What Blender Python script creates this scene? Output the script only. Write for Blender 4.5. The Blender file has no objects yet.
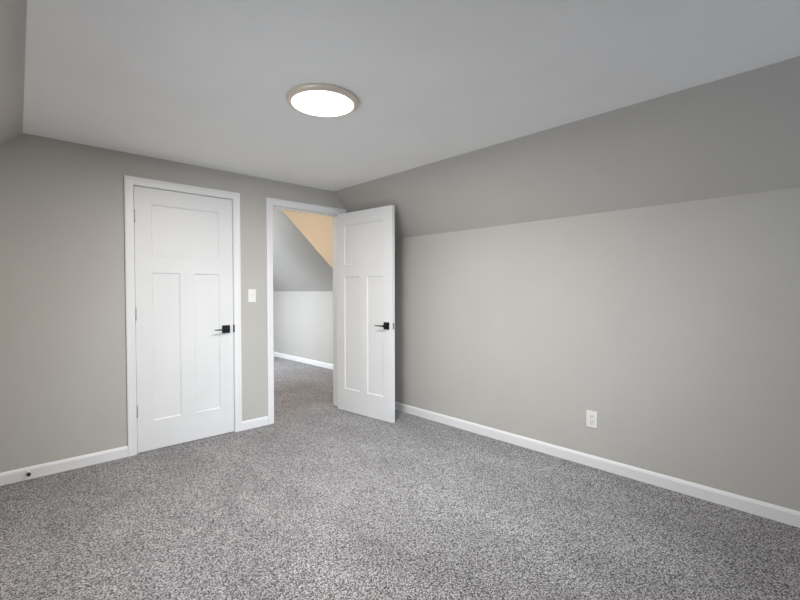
import bpy, bmesh, math
from mathutils import Vector, Matrix

S = bpy.context.scene
COL = S.collection
# ------------------------------------------------------------------ camera, world, lights, exposure
F_PX, YAW, PITCH, ROLL, EYE = 433.39, 0.7580, -0.0212, -0.0012, 1.25
cam_d = bpy.data.cameras.new('camera')
cam_d.sensor_width = 36.0
cam_d.lens = F_PX * 36.0 / 800.0
cam_d.clip_start = 0.02
cam = bpy.data.objects.new('camera', cam_d)
COL.objects.link(cam)
fw = Vector((math.sin(YAW) * math.cos(PITCH), math.cos(YAW) * math.cos(PITCH), math.sin(PITCH)))
r0 = Vector((math.cos(YAW), -math.sin(YAW), 0))
u0 = r0.cross(fw)
rt = math.cos(ROLL) * r0 + math.sin(ROLL) * u0
up = rt.cross(fw)
cam.matrix_world = Matrix(((rt.x, up.x, -fw.x, 0), (rt.y, up.y, -fw.y, 0), (rt.z, up.z, -fw.z, EYE), (0, 0, 0, 1)))
S.camera = cam

S.view_settings.view_transform = 'Standard'
S.view_settings.look = 'None'
S.view_settings.gamma = 1.0
S.view_settings.use_curve_mapping = False
S.view_settings.exposure = 0.06
S.cycles.sample_clamp_direct = 3.0

world = bpy.data.worlds.new('world')
S.world = world
world.use_nodes = True
bg = world.node_tree.nodes['Background']
bg.inputs['Color'].default_value = (0.62, 0.78, 1.0, 1)
bg.inputs['Strength'].default_value = 1.0


def area(name, loc, aim, sx, sy, power, color, spread=180):
    l = bpy.data.lights.new(name, 'AREA')
    l.shape = 'RECTANGLE'; l.size = sx; l.size_y = sy
    l.energy = power; l.color = color; l.spread = math.radians(spread)
    o = bpy.data.objects.new(name, l); COL.objects.link(o)
    o.location = loc
    o.rotation_euler = (Vector(aim) - Vector(loc)).to_track_quat('-Z', 'Z').to_euler()
    return o


# daylight standing outside the bedroom window (left of the camera) and the hall window
area('daylight_bedroom_window', (-0.52, 1.50, 1.22), (1.8, 2.1, 0.6), 1.15, 0.80, 18.0, (0.84, 0.92, 1.0), 120)
area('daylight_gable_window', (2.05, -0.70, 1.38), (2.3, 3.5, 0.0), 1.15, 1.15, 12.0, (0.80, 0.90, 1.0), 62)
area('daylight_hall_window', (1.66, 6.60, 1.52), (3.3, 6.75, 0.0), 1.6, 1.1, 38.0, (0.86, 0.93, 1.0), 108)
lp = bpy.data.lights.new('hall_lamp_light', 'POINT')
lp.energy = 22.0; lp.color = (1.0, 0.76, 0.52); lp.shadow_soft_size = 0.09
lpo = bpy.data.objects.new('hall_lamp_light', lp); COL.objects.link(lpo)
lpo.location = (3.22, 4.15, 1.9)
lq = bpy.data.lights.new('hall_fill_light', 'POINT')  # added cool fill brightening hall slope and carpet; no ceiling fixture behind it
lq.energy = 30.0; lq.color = (0.84, 0.92, 1.0); lq.shadow_soft_size = 0.12
lqo = bpy.data.objects.new('hall_fill_light', lq); COL.objects.link(lqo)
lqo.location = (2.15, 6.2, 1.95)

# ------------------------------------------------------------------ measured room
D = 3.782            # far wall
RX = 3.0906          # right knee wall
H = 2.2883           # flat ceiling
KZ = 1.7908          # top of the knee walls
CX = 2.6235          # right edge of the flat ceiling
BY = -0.50           # back wall behind the camera
SK = 0.0346          # the left side runs slightly askew


def lx(y):           # left edge of the flat ceiling
    return 0.173 + (y - D) * SK


# ------------------------------------------------------------------ materials
def new_mat(name):
    m = bpy.data.materials.new(name); m.use_nodes = True
    nt = m.node_tree
    return m, nt, nt.nodes['Principled BSDF']


def paint(name, col, rough=0.6, bump=0.0, bscale=180.0, var=0.015, spec=0.3):
    m, nt, b = new_mat(name)
    b.inputs['Roughness'].default_value = rough
    b.inputs['Specular IOR Level'].default_value = spec
    tc = nt.nodes.new('ShaderNodeTexCoord')
    n = nt.nodes.new('ShaderNodeTexNoise'); n.inputs['Scale'].default_value = 3.0; n.inputs['Detail'].default_value = 3.0
    nt.links.new(tc.outputs['Object'], n.inputs['Vector'])
    r = nt.nodes.new('ShaderNodeValToRGB')
    r.color_ramp.elements[0].position = 0.3; r.color_ramp.elements[1].position = 0.7
    r.color_ramp.elements[0].color = tuple(c * (1 - var) for c in col) + (1,)
    r.color_ramp.elements[1].color = tuple(min(1, c * (1 + var)) for c in col) + (1,)
    nt.links.new(n.outputs['Fac'], r.inputs['Fac'])
    nt.links.new(r.outputs['Color'], b.inputs['Base Color'])
    if bump:
        n2 = nt.nodes.new('ShaderNodeTexNoise'); n2.inputs['Scale'].default_value = bscale; n2.inputs['Detail'].default_value = 3.0
        nt.links.new(tc.outputs['Object'], n2.inputs['Vector'])
        bp = nt.nodes.new('ShaderNodeBump'); bp.inputs['Strength'].default_value = bump; bp.inputs['Distance'].default_value = 0.002
        nt.links.new(n2.outputs['Fac'], bp.inputs['Height'])
        nt.links.new(bp.outputs['Normal'], b.inputs['Normal'])
    return m


def metal(name, col, rough=0.35, metallic=1.0):
    m, nt, b = new_mat(name)
    b.inputs['Metallic'].default_value = metallic
    tc = nt.nodes.new('ShaderNodeTexCoord')
    n = nt.nodes.new('ShaderNodeTexNoise'); n.inputs['Scale'].default_value = 120.0
    nt.links.new(tc.outputs['Object'], n.inputs['Vector'])
    mr = nt.nodes.new('ShaderNodeMapRange')
    mr.inputs['To Min'].default_value = rough * 0.85; mr.inputs['To Max'].default_value = rough * 1.15
    nt.links.new(n.outputs['Fac'], mr.inputs['Value'])
    nt.links.new(mr.outputs['Result'], b.inputs['Roughness'])
    b.inputs['Base Color'].default_value = col + (1,)
    return m


def carpet_mat():
    m, nt, b = new_mat('carpet')
    N = nt.nodes.new; L = nt.links.new
    b.inputs['Roughness'].default_value = 1.0
    b.inputs['Specular IOR Level'].default_value = 0.0
    b.inputs['Sheen Weight'].default_value = 0.15
    b.inputs['Sheen Roughness'].default_value = 0.6
    tc = N('ShaderNodeTexCoord')
    # flecks: yarn tufts of several greys and browns
    v = N('ShaderNodeTexVoronoi'); v.inputs['Scale'].default_value = 215.0
    L(tc.outputs['Object'], v.inputs['Vector'])
    sep = N('ShaderNodeSeparateColor'); L(v.outputs['Color'], sep.inputs['Color'])
    n1 = N('ShaderNodeTexNoise'); n1.inputs['Scale'].default_value = 135.0; n1.inputs['Detail'].default_value = 2.0
    L(tc.outputs['Object'], n1.inputs['Vector'])
    mixf = N('ShaderNodeMath'); mixf.operation = 'MULTIPLY_ADD'
    L(sep.outputs['Red'], mixf.inputs[0]); mixf.inputs[1].default_value = 0.55
    sub = N('ShaderNodeMapRange'); sub.inputs['From Min'].default_value = 0.25; sub.inputs['From Max'].default_value = 0.75
    sub.inputs['To Min'].default_value = 0.0; sub.inputs['To Max'].default_value = 0.45
    L(n1.outputs['Fac'], sub.inputs['Value']); L(sub.outputs['Result'], mixf.inputs[2])
    r = N('ShaderNodeValToRGB')
    e = r.color_ramp.elements
    e[0].position = 0.27; e[0].color = (0.030, 0.028, 0.028, 1)
    e[1].position = 0.77; e[1].color = (0.62, 0.605, 0.615, 1)
    a = e.new(0.45); a.color = (0.200, 0.191, 0.191, 1)
    a = e.new(0.59); a.color = (0.37, 0.358, 0.361, 1)
    L(mixf.outputs[0], r.inputs['Fac'])
    # vacuum and foot tracks: pile lying one way or the other
    mp = N('ShaderNodeMapping'); mp.inputs['Scale'].default_value = (1.0, 0.55, 1.0); mp.inputs['Rotation'].default_value = (0, 0, 0.5)
    L(tc.outputs['Object'], mp.inputs['Vector'])
    n2 = N('ShaderNodeTexNoise'); n2.inputs['Scale'].default_value = 2.6; n2.inputs['Detail'].default_value = 5.0; n2.inputs['Roughness'].default_value = 0.6
    n2.inputs['Distortion'].default_value = 0.6
    L(mp.outputs['Vector'], n2.inputs['Vector'])
    mr = N('ShaderNodeMapRange'); mr.inputs['From Min'].default_value = 0.3; mr.inputs['From Max'].default_value = 0.7
    mr.inputs['To Min'].default_value = 0.80; mr.inputs['To Max'].default_value = 1.12
    L(n2.outputs['Fac'], mr.inputs['Value'])
    mul = N('ShaderNodeMix'); mul.data_type = 'RGBA'; mul.blend_type = 'MULTIPLY'; mul.inputs['Factor'].default_value = 1.0
    L(r.outputs['Color'], mul.inputs[6]); L(mr.outputs['Result'], mul.inputs[7])
    L(mul.outputs[2], b.inputs['Base Color'])
    n3 = N('ShaderNodeTexNoise'); n3.inputs['Scale'].default_value = 210.0; n3.inputs['Detail'].default_value = 2.0
    L(tc.outputs['Object'], n3.inputs['Vector'])
    bp = N('ShaderNodeBump'); bp.inputs['Strength'].default_value = 1.0; bp.inputs['Distance'].default_value = 0.006
    L(n3.outputs['Fac'], bp.inputs['Height']); L(bp.outputs['Normal'], b.inputs['Normal'])
    return m


def emit_mat(name, col, strength):
    m, nt, b = new_mat(name)
    b.inputs['Base Color'].default_value = (0.9, 0.9, 0.9, 1)
    b.inputs['Roughness'].default_value = 0.4
    b.inputs['Emission Color'].default_value = col + (1,)
    b.inputs['Emission Strength'].default_value = strength
    return m


def glass_mat():
    m, nt, b = new_mat('window_glass')
    t = nt.nodes.new('ShaderNodeBsdfTransparent'); g = nt.nodes.new('ShaderNodeBsdfGlossy'); g.inputs['Roughness'].default_value = 0.02
    mx = nt.nodes.new('ShaderNodeMixShader'); mx.inputs[0].default_value = 0.06
    nt.links.new(t.outputs[0], mx.inputs[1]); nt.links.new(g.outputs[0], mx.inputs[2])
    nt.links.new(mx.outputs[0], nt.nodes['Material Output'].inputs['Surface'])
    return m


WALL = paint('wall_paint', (0.505, 0.487, 0.456), 0.7, 0.08, 220)
CEIL = paint('ceiling_paint', (0.915, 0.915, 0.91), 0.85, 0.35, 60)
TRIM = paint('trim_paint', (0.81, 0.81, 0.81), 0.38, spec=0.45)
DOORP = paint('door_paint', (0.775, 0.775, 0.775), 0.42, 0.04, 90, spec=0.45)
CARPET = carpet_mat()
BLACK = metal('black_metal', (0.012, 0.012, 0.013), 0.55, 0.0)
BLACK.node_tree.nodes['Principled BSDF'].inputs['Specular IOR Level'].default_value = 0.2
NICKEL = metal('nickel', (0.42, 0.40, 0.37), 0.38)
RIM = metal('brushed_nickel_rim', (0.78, 0.69, 0.60), 0.5, 0.6)
PLASTIC = paint('white_plastic', (0.82, 0.81, 0.78), 0.35, spec=0.5)
DARKSLOT = paint('dark_slot', (0.05, 0.05, 0.05), 0.6)
RUBBER = paint('brown_rubber', (0.045, 0.038, 0.035), 0.7)
DIFF = emit_mat('lamp_diffuser', (1.0, 0.955, 0.905), 175.0)
GLASS = glass_mat()


# ------------------------------------------------------------------ helpers
class MB:
    def __init__(self): self.bm = bmesh.new()

    def box(self, x0, x1, y0, y1, z0, z1):
        v = [self.bm.verts.new((x, y, z)) for z in (z0, z1) for y in (y0, y1) for x in (x0, x1)]
        for f in ((0, 2, 3, 1), (4, 5, 7, 6), (0, 1, 5, 4), (2, 6, 7, 3), (0, 4, 6, 2), (1, 3, 7, 5)):
            self.bm.faces.new([v[i] for i in f])
        return self

    def hexa(self, bottom, top):          # two matching loops of points
        n = len(bottom)
        b = [self.bm.verts.new(p) for p in bottom]; t = [self.bm.verts.new(p) for p in top]
        self.bm.faces.new(b[::-1]); self.bm.faces.new(t)
        for i in range(n):
            j = (i + 1) % n
            self.bm.faces.new((b[i], b[j], t[j], t[i]))
        return self

    def sweep(self, loops, closed_ends=True, smooth=False):   # loops of equal length joined in order
        rows = [[self.bm.verts.new(p) for p in l] for l in loops]
        n = len(rows[0])
        for a, b in zip(rows, rows[1:]):
            for i in range(n):
                j = (i + 1) % n
                f = self.bm.faces.new((a[i], a[j], b[j], b[i])); f.smooth = smooth
        if closed_ends:
            self.bm.faces.new(rows[0][::-1]); self.bm.faces.new(rows[-1])
        return self

    def lathe(self, prof, c, axis='Z', n=64, smooth=True):    # prof: (radius, offset along axis)
        rows = []
        for r, h in prof:
            row = []
            for i in range(n):
                a = 2 * math.pi * i / n
                p, q = r * math.cos(a), r * math.sin(a)
                o = {'Z': (p, q, h), 'Y': (p, h, -q), 'X': (h, p, q)}[axis]
                row.append((c[0] + o[0], c[1] + o[1], c[2] + o[2]))
            rows.append(row)
        return self.sweep(rows, True, smooth)

    def build(self, name, mat, parent=None, bevel=0.0, seg=2):
        bmesh.ops.recalc_face_normals(self.bm, faces=self.bm.faces[:])
        me = bpy.data.meshes.new(name); self.bm.to_mesh(me); self.bm.free()
        me.materials.append(mat)
        o = bpy.data.objects.new(name, me); COL.objects.link(o)
        if parent: o.parent = parent
        if bevel:
            md = o.modifiers.new('edge', 'BEVEL'); md.width = bevel; md.segments = seg; md.limit_method = 'ANGLE'
            md.angle_limit = math.radians(40)
        return o


def tag(o, label, cat, kind=None, group=None):
    o['label'] = label; o['category'] = cat
    if kind: o['kind'] = kind
    if group: o['group'] = group
    return o


def empty(name, loc=(0, 0, 0), rz=0.0):
    o = bpy.data.objects.new(name, None); o.empty_display_size = 0.1
    COL.objects.link(o); o.location = loc; o.rotation_euler = (0, 0, rz)
    return o


def struct(o, label, cat): return tag(o, label, cat, 'structure')


# ------------------------------------------------------------------ the shell
HX = 3.955           # hall outer knee wall
HK = 1.243           # its height
HY0 = 5.22          # cheek wall where the hall slope begins
HEND = 8.60
HC = 2.45
WT = 0.150
HSL = math.tan(math.radians(43.0))

struct(MB().box(-0.9, 4.2, BY - 0.12, HEND + 0.12, -0.10, 0.0).build('floor', CARPET),
       'grey-brown flecked cut-pile carpet running through the doorway', 'carpet floor')

struct(MB().hexa([(lx(BY), BY, H), (CX, BY, H), (CX, D, H), (lx(D), D, H)],
                 [(lx(BY), BY, H + .08), (CX, BY, H + .08), (CX, D, H + .08), (lx(D), D, H + .08)]).build('ceiling', CEIL),
       'flat white bedroom ceiling holding the round light', 'ceiling')

t = 0.05
sl = (H - KZ) / (RX - CX)
nx, nz = sl / math.hypot(1, sl), 1 / math.hypot(1, sl)
struct(MB().hexa([(CX, BY, H), (RX, BY, KZ), (RX, D, KZ), (CX, D, H)],
                 [(CX + nx * t, BY, H + nz * t), (RX + nx * t, BY, KZ + nz * t), (RX + nx * t, D, KZ + nz * t), (CX + nx * t, D, H + nz * t)]
                 ).build('ceiling_right', WALL), 'sloped grey roof panel above the long right-hand wall', 'sloped ceiling')

LW = 0.44            # run of the left slope
LK = H - LW * 0.97
struct(MB().hexa([(lx(BY), BY, H), (lx(D), D, H), (lx(D) - LW, D, LK), (lx(BY) - LW, BY, LK)],
                 [(lx(BY) - .04, BY, H + .04), (lx(D) - .04, D, H + .04), (lx(D) - LW - .04, D, LK + .04), (lx(BY) - LW - .04, BY, LK + .04)]
                 ).build('ceiling_left', WALL), 'sloped grey roof panel at the left edge of the white ceiling', 'sloped ceiling')
W0, W1, WZ0, WZ1 = 0.90, 2.10, 0.80, 1.64      # window in the left knee wall (y range, z range)


def lwall(m, ya, yb, za, zb):
    xa, xb = lx(ya) - LW, lx(yb) - LW
    m.hexa([(xa, ya, za), (xb, yb, za), (xb - .12, yb, za), (xa - .12, ya, za)],
           [(xa, ya, zb), (xb, yb, zb), (xb - .12, yb, zb), (xa - .12, ya, zb)])


w = MB()
lwall(w, BY, W0, 0, LK); lwall(w, W1, D, 0, LK); lwall(w, W0, W1, 0, WZ0); lwall(w, W0, W1, WZ1, LK)
struct(w.build('wall_left', WALL), 'low grey knee wall with a window under the left roof slope', 'wall')

struct(MB().box(RX, RX + 0.1, BY, D, 0, KZ).build('wall_right', WALL), 'long light grey knee wall holding the power outlet', 'wall')

# far wall with its two door openings
C0, C1, CT = 0.803, 1.559, 2.052      # closet jamb faces, head
P0, P1, PT = 1.935, 2.718, 2.054      # passage jamb faces, head
JT = 0.019
w = MB()
WTOP = 2.50
w.box(-0.45, C0 - JT, D, D + WT, 0, WTOP)
w.box(C0 - JT, C1 + JT, D, D + WT, CT + JT, WTOP)
w.box(C1 + JT, P0 - JT, D, D + WT, 0, WTOP)
w.box(P0 - JT, P1 + JT, D, D + WT, PT + JT, WTOP)
w.box(P1 + JT, HX, D, D + WT, 0, WTOP)
struct(w.build('wall_back', WALL), 'grey wall holding the closed white door and the open doorway', 'wall')

# wall behind the camera
V0, V1, VZ0, VZ1 = 1.45, 2.65, 0.78, 1.98
w = MB()
w.box(-0.6, V0, BY - .12, BY, 0, 2.4); w.box(V1, RX + .1, BY - .12, BY, 0, 2.4)
w.box(V0, V1, BY - .12, BY, 0, VZ0); w.box(V0, V1, BY - .12, BY, VZ1, 2.4)
struct(w.build('wall_front', WALL), 'grey gable wall with a window opposite the doors', 'wall')


def window(name, x0, x1, z0, z1, y0, y1, label):
    f = MB(); b = 0.045
    f.box(x0, x0 + b, y0, y1, z0, z1); f.box(x1 - b, x1, y0, y1, z0, z1)
    f.box(x0 + b, x1 - b, y0, y1, z0, z0 + b); f.box(x0 + b, x1 - b, y0, y1, z1 - b, z1)
    zm = (z0 + z1) / 2
    f.box(x0 + b, x1 - b, y0 + .02, y1 - .02, zm - .02, zm + .02)
    o = f.build(name, TRIM)
    ym = (y0 + y1) / 2
    MB().box(x0 + b, x1 - b, ym - .003, ym + .003, z0 + b, zm - .02).build('glass_pane', GLASS, o)
    MB().box(x0 + b, x1 - b, ym - .003, ym + .003, zm + .02, z1 - b).build('glass_pane', GLASS, o)
    return struct(o, label, 'window')


w1 = window('window_1', -(W1 - W0) / 2, (W1 - W0) / 2, WZ0, WZ1, 0, .05, 'white sash window in the left knee wall')
w1.location = (-.435, (W0 + W1) / 2, 0); w1.rotation_euler = (0, 0, -math.pi / 2)

window('window_3', V0, V1, VZ0, VZ1, BY - .10, BY - .03, 'white sash window in the gable wall opposite the doors')

# closet behind the closed door
w = MB()
w.box(0.40, 1.80, 4.55, 4.60, 0, WTOP); w.box(0.35, 0.40, D + WT, 4.60, 0, WTOP); w.box(0.40, 1.80, D + WT, 4.55, 2.3, 2.35)
struct(w.build('wall_closet', WALL), 'closet walls behind the closed white door', 'wall')

# hall beyond the doorway
G0, G1, GZ0, GZ1 = 5.80, 7.40, 0.90, 2.10
w = MB()
w.box(1.80, 1.90, D + WT, G0, 0, HC); w.box(1.80, 1.90, G1, HEND, 0, HC)
w.box(1.80, 1.90, G0, G1, 0, GZ0); w.box(1.80, 1.90, G0, G1, GZ1, HC)
struct(w.build('wall_hall_left', WALL), 'grey hall wall with a window facing the hall knee wall', 'wall')
w = MB()
w.box(HX, HX + .1, D + WT, HEND, 0, HC)
struct(w.build('wall_hall_right', WALL), 'pale knee wall across the hall seen through the doorway', 'wall')
# roof slope of the hall: underside and the triangular cheek at its near end
dx = (HC - HK) / HSL
struct(MB().hexa([(HX, HY0, HK), (HX - dx, HY0, HC), (HX, HY0, HC)],
                 [(HX, HEND, HK), (HX - dx, HEND, HC), (HX, HEND, HC)]).build('ceiling_hall_slope', WALL),
       'sloped grey hall ceiling with a warm lit triangular end seen through the doorway', 'sloped ceiling')
struct(MB().box(1.80, HX + .1, D + WT, HEND, HC, HC + .06).build('ceiling_hall', CEIL), 'flat white hall ceiling', 'ceiling')
struct(MB().box(1.80, HX + .1, HEND, HEND + .1, 0, HC).build('wall_hall_end', WALL), 'grey end wall of the hall', 'wall')
w2 = window('window_2', -(G1 - G0) / 2, (G1 - G0) / 2, GZ0, GZ1, 0, .05, 'white sash window of the hall beyond the doorway')
w2.location = (1.83, (G0 + G1) / 2, 0); w2.rotation_euler = (0, 0, -math.pi / 2)

# ------------------------------------------------------------------ baseboards
BBP = [(0, 0), (0.0125, 0), (0.0125, 0.062), (0.010, 0.070), (0.006, 0.078), (0.002, 0.081), (0, 0.081)]   # (out, z)


def baseboard(name, a, b, n, label):   # a, b: ends on the wall; n: direction out of the wall
    l = [[(p[0] + n[0] * o, p[1] + n[1] * o, z) for o, z in BBP] for p in (a, b)]
    struct(MB().sweep(l).build(name, TRIM), label, 'baseboard')


CW = 0.0610          # casing width
CI0, CI1 = C0 - .002, C1 + .002
PI0, PI1 = P0 - .002, P1 + .002
baseboard('baseboard_left', (lx(BY) - LW, BY), (lx(D) - LW, D - .0125), (1, 0), 'white baseboard along the low left wall')
baseboard('baseboard_back', (lx(D) - LW + .0125, D), (CI0 - CW, D), (0, -1), 'white baseboard holding the little door stopper beside the closed door')
baseboard('baseboard_middle', (CI1 + CW, D), (PI0 - CW, D), (0, -1), 'short white baseboard between the two door frames')
baseboard('baseboard_corner', (PI1 + CW, D), (RX - .0125, D), (0, -1), 'short white baseboard behind the open door')
baseboard('baseboard_right', (RX, BY), (RX, D), (-1, 0), 'long white baseboard along the wall with the power outlet')
baseboard('baseboard_hall', (HX, D + WT), (HX, HEND), (-1, 0), 'white baseboard of the hall wall seen through the doorway')

# ------------------------------------------------------------------ door casings and jambs
CAS = [(0, 0), (0, .008), (.004, .0105), (.034, .0125), (.044, .0155), (.051, .0160), (CW - .001, .0140), (CW, .012), (CW, 0)]   # (across, out)


def casing_mb(i0, i1, it, yface, sgn):
    def at(x, sx, z, sz):
        return [(x + sx * a, yface + sgn * o, z + sz * a) for a, o in CAS]
    return MB().sweep([at(i0, -1, 0, 0), at(i0, -1, it, 1), at(i1, 1, it, 1), at(i1, 1, 0, 0)])


def doorway(name, c0, c1, ct, label, stop_y, hall_side):
    root = casing_mb(c0 - .002, c1 + .002, ct + .002, D, -1).build(name, TRIM)
    struct(root, label, 'door frame')
    y0, y1 = D, D + WT
    j = MB()
    j.box(c0 - JT, c0, y0, y1, 0, ct + JT); j.box(c1, c1 + JT, y0, y1, 0, ct + JT); j.box(c0, c1, y0, y1, ct, ct + JT)
    j.build('jamb', TRIM, root)
    s = MB()
    s.box(c0, c0 + .011, stop_y, stop_y + .034, 0, ct); s.box(c1 - .011, c1, stop_y, stop_y + .034, 0, ct)
    s.box(c0 + .011, c1 - .011, stop_y, stop_y + .034, ct - .011, ct)
    s.build('stop_strip', TRIM, root, .0015)
    if hall_side:
        casing_mb(c0 - .002, c1 + .002, ct + .002, D + WT, 1).build('hall_casing', TRIM, root)
    return root


tr1 = doorway('trim_1', C0, C1, CT, 'white frame around the closed door', D + .040, False)
st = MB(); st.box(C1 - .004, C1 + .006, D - .0105, D + .002, .887, .953)
st.build('strike_plate', BLACK, tr1, .001)['label'] = 'black strike plate'
tr2 = doorway('trim_2', P0, P1, PT, 'white frame around the open doorway to the hall', D + .040, True)
st = MB(); st.box(P0 - .001, P0 + .0018, D + .004, D + .032, .89, .95)
st.build('strike_plate', NICKEL, tr2, .0005)['label'] = 'grey metal strike plate'


# ------------------------------------------------------------------ doors
def handle(root, s, z, yface, out, lever_dir, mat=BLACK):
    """black lever set on a square rosette; out: -1 or +1 along local y, lever_dir along local x"""
    h = .034
    y1 = yface + out * .009
    rose = MB().box(s - h, s + h, min(yface, y1), max(yface, y1), z - h, z + h).build('handle', mat, root, .0015)
    rose['label'] = 'black lever handle on a square plate'
    y2 = yface + out * .050
    MB().lathe([(.0115, y1 - yface), (.0115, y2 - yface)], (s, yface, z), 'Y', 24).build('neck', mat, rose)
    lv = MB()
    ring = []
    for k, (d, hw, th) in enumerate([(-.012, .0095, .0060), (.0, .0105, .0065), (.040, .0085, .0055), (.085, .0065, .0045), (.112, .0055, .0040)]):
        x = s + lever_dir * d
        ya, yb = y2 - out * th, y2 + out * th
        ring.append([(x, ya, z - hw * .7), (x, yb, z - hw * .7), (x, yb, z + hw * .7), (x, ya, z + hw * .7)])
    lv.sweep(ring).build('lever', mat, rose, .0015)
    return rose


TH = 0.035


def door_leaf(root, wd, z0, z1):
    """three-panel door; local x from hinge edge to free edge, local y 0..TH through the leaf"""
    st, mid = .115, .11
    pw = (wd - 2 * st - mid) / 2
    xs = [0, st, st + pw, st + pw + mid, wd - st, wd]
    zb, zm0, zm1, zt = .234, 1.395, 1.520, 1.926
    m = MB()
    bm = m.bm
    holes = [(xs[1], xs[2], zb, zm0), (xs[3], xs[4], zb, zm0), (xs[1], xs[4], zm1, zt)]
    m.box(0, xs[1], 0, TH, z0, z1); m.box(xs[4], wd, 0, TH, z0, z1)
    m.box(xs[1], xs[4], 0, TH, z0, zb); m.box(xs[1], xs[4], 0, TH, zt, z1); m.box(xs[1], xs[4], 0, TH, zm0, zm1)
    m.box(xs[2], xs[3], 0, TH, zb, zm0)
    leaf = m.build('door_leaf', DOORP, root)
    for (a, b, c, d) in holes:
        p = MB(); i, rc = .009, .0075
        loops = []
        for (ins, y) in ((i, rc), (0, .0008), (0, TH - .0008), (i, TH - rc)):
            loops.append([(a + ins, y, c + ins), (b - ins, y, c + ins), (b - ins, y, d - ins), (a + ins, y, d - ins)])
        p.sweep(loops).build('panel', DOORP, root)


def hinge(root, x, y, z, mat=NICKEL):
    h = MB().lathe([(.0035, -.050), (.0065, -.047), (.0065, .047), (.0035, .050)], (x, y, z), 'Z', 16)
    h.box(x - .004, x + .004, y, y + .012, z - .044, z + .044)
    h.build('hinge', mat, root)['label'] = 'grey metal hinge'


# closed closet door: hinge edge on the left, face flush with the wall
d1 = empty('door_1', (C0 + .003, D + .003, 0))
struct(d1, 'closed white three-panel door with hinges on its left edge', 'door')
CWID = C1 - C0 - .006
door_leaf(d1, CWID, .006, CT - .004)
handle(d1, CWID - .065, .918, 0.0, -1, -1)
for z in (1.822, 1.075, .330):
    hinge(d1, -.002, -.006, z)

# open door: swings into the room on the right jamb
PW = 0.778
ang = math.atan2(-.9947, .1026)
d2 = empty('door_2', (2.656, 3.770, 0), ang)
struct(d2, 'white three-panel door standing open in front of the grey corner', 'door')
# local +x runs from hinge to free edge; local +y points to +X of the room, so the face seen is y = 0
door_leaf(d2, PW, .004, PT - .004)
handle(d2, PW - .070, .918, 0.0, -1, -1)
handle(d2, PW - .070, .918, TH, 1, -1)
MB().box(PW - .0005, PW + .0012, .006, .029, .890, .946).build('latch_plate', NICKEL, d2)['label'] = 'grey metal latch plate'
for z in (1.822, 1.075, .330):
    hinge(d2, -.004, TH + .004, z)

# ------------------------------------------------------------------ ceiling light
LXc, LYc = 1.332, 2.016
cl = tag(empty('ceiling_light', (LXc, LYc, H)), 'round flush ceiling light with a glowing white diffuser and nickel rim', 'ceiling light')
MB().lathe([(.150, 0), (.191, 0), (.194, -.003), (.194, -.012), (.190, -.018), (.178, -.0245), (.169, -.026), (.166, -.0245), (.166, -.014), (.150, -.014)],
           (0, 0, 0), 'Z', 96).build('rim', RIM, cl)
MB().lathe([(.1655, -.015), (.1655, -.0240), (.150, -.0252), (.100, -.0257), (.050, -.0259), (.005, -.0260)], (0, 0, 0), 'Z', 96).build('diffuser', DIFF, cl)

# ------------------------------------------------------------------ light switch, outlet, door stopper
sw = tag(empty('light_switch', (1.729, D, 1.208)), 'small white light switch plate between the two door frames', 'light switch')
MB().box(-.036, .036, -.006, 0, -.0595, .0595).build('plate', PLASTIC, sw, .002)
sr = MB().hexa([(-.005, -.006, -.012), (.005, -.006, -.012), (.005, -.006, .012), (-.005, -.006, .012)],
               [(-.004, -.016, .002), (.004, -.016, .002), (.004, -.014, .009), (-.004, -.014, .009)]).build('toggle', PLASTIC, sw)
for z in (-.030, .030):
    MB().lathe([(.003, -.006), (.003, -.0072)], (0, 0, z), 'Y', 12).build('screw', PLASTIC, sw)

ol = tag(empty('power_outlet', (RX, 1.285, .3385)), 'white duplex power outlet low on the grey wall', 'power outlet')
MB().box(-.006, 0, -.0385, .0385, -.0595, .0595).build('plate', PLASTIC, ol, .002)
for z in (-.0200, .0200):
    rc = MB().box(-.0085, -.0055, -.0165, .0165, z - .0145, z + .0145).build('receptacle', PLASTIC, ol, .003)
    MB().box(-.0091, -.0084, -.0080, -.0055, z - .003, z + .007).build('slot', DARKSLOT, rc)
    MB().box(-.0091, -.0084, .0055, .0080, z - .002, z + .006).build('slot', DARKSLOT, rc)
    MB().lathe([(.0026, -.0091), (.0026, -.0084)], (0, 0, z - .0085), 'X', 12).build('slot', DARKSLOT, rc)
MB().lathe([(.003, -.0072), (.003, -.0058)], (0, 0, 0), 'X', 12).build('screw', PLASTIC, ol)

SX, SZ = 0.167, 0.053
ds = tag(empty('door_stopper', (SX, D - .0125, SZ)), 'tiny spring door stopper with a dark tip on the baseboard', 'door stopper')
MB().lathe([(.009, 0), (.009, -.004), (.007, -.008), (.005, -.010)], (0, 0, 0), 'Y', 24).build('base', PLASTIC, ds)
# the coil spring
cs = MB(); loops = []
turns, n = 9, 9 * 12
for k in range(n + 1):
    a = 2 * math.pi * turns * k / n
    c = Vector((.0048 * math.cos(a), -.008 - .050 * k / n, .0048 * math.sin(a)))
    e1 = Vector((math.cos(a), 0, math.sin(a))); e2 = Vector((0, 1, 0))
    loops.append([tuple(c + .0012 * (math.cos(q) * e1 + math.sin(q) * e2)) for q in (0, 1.257, 2.513, 3.770, 5.027)])
cs.sweep(loops, True, True).build('spring', PLASTIC, ds)
MB().lathe([(.0070, -.052), (.0112, -.054), (.0112, -.069), (.0090, -.072), (.001, -.0725)], (0, 0, 0), 'Y', 24).build('tip', RUBBER, ds)['label'] = 'dark rubber tip'
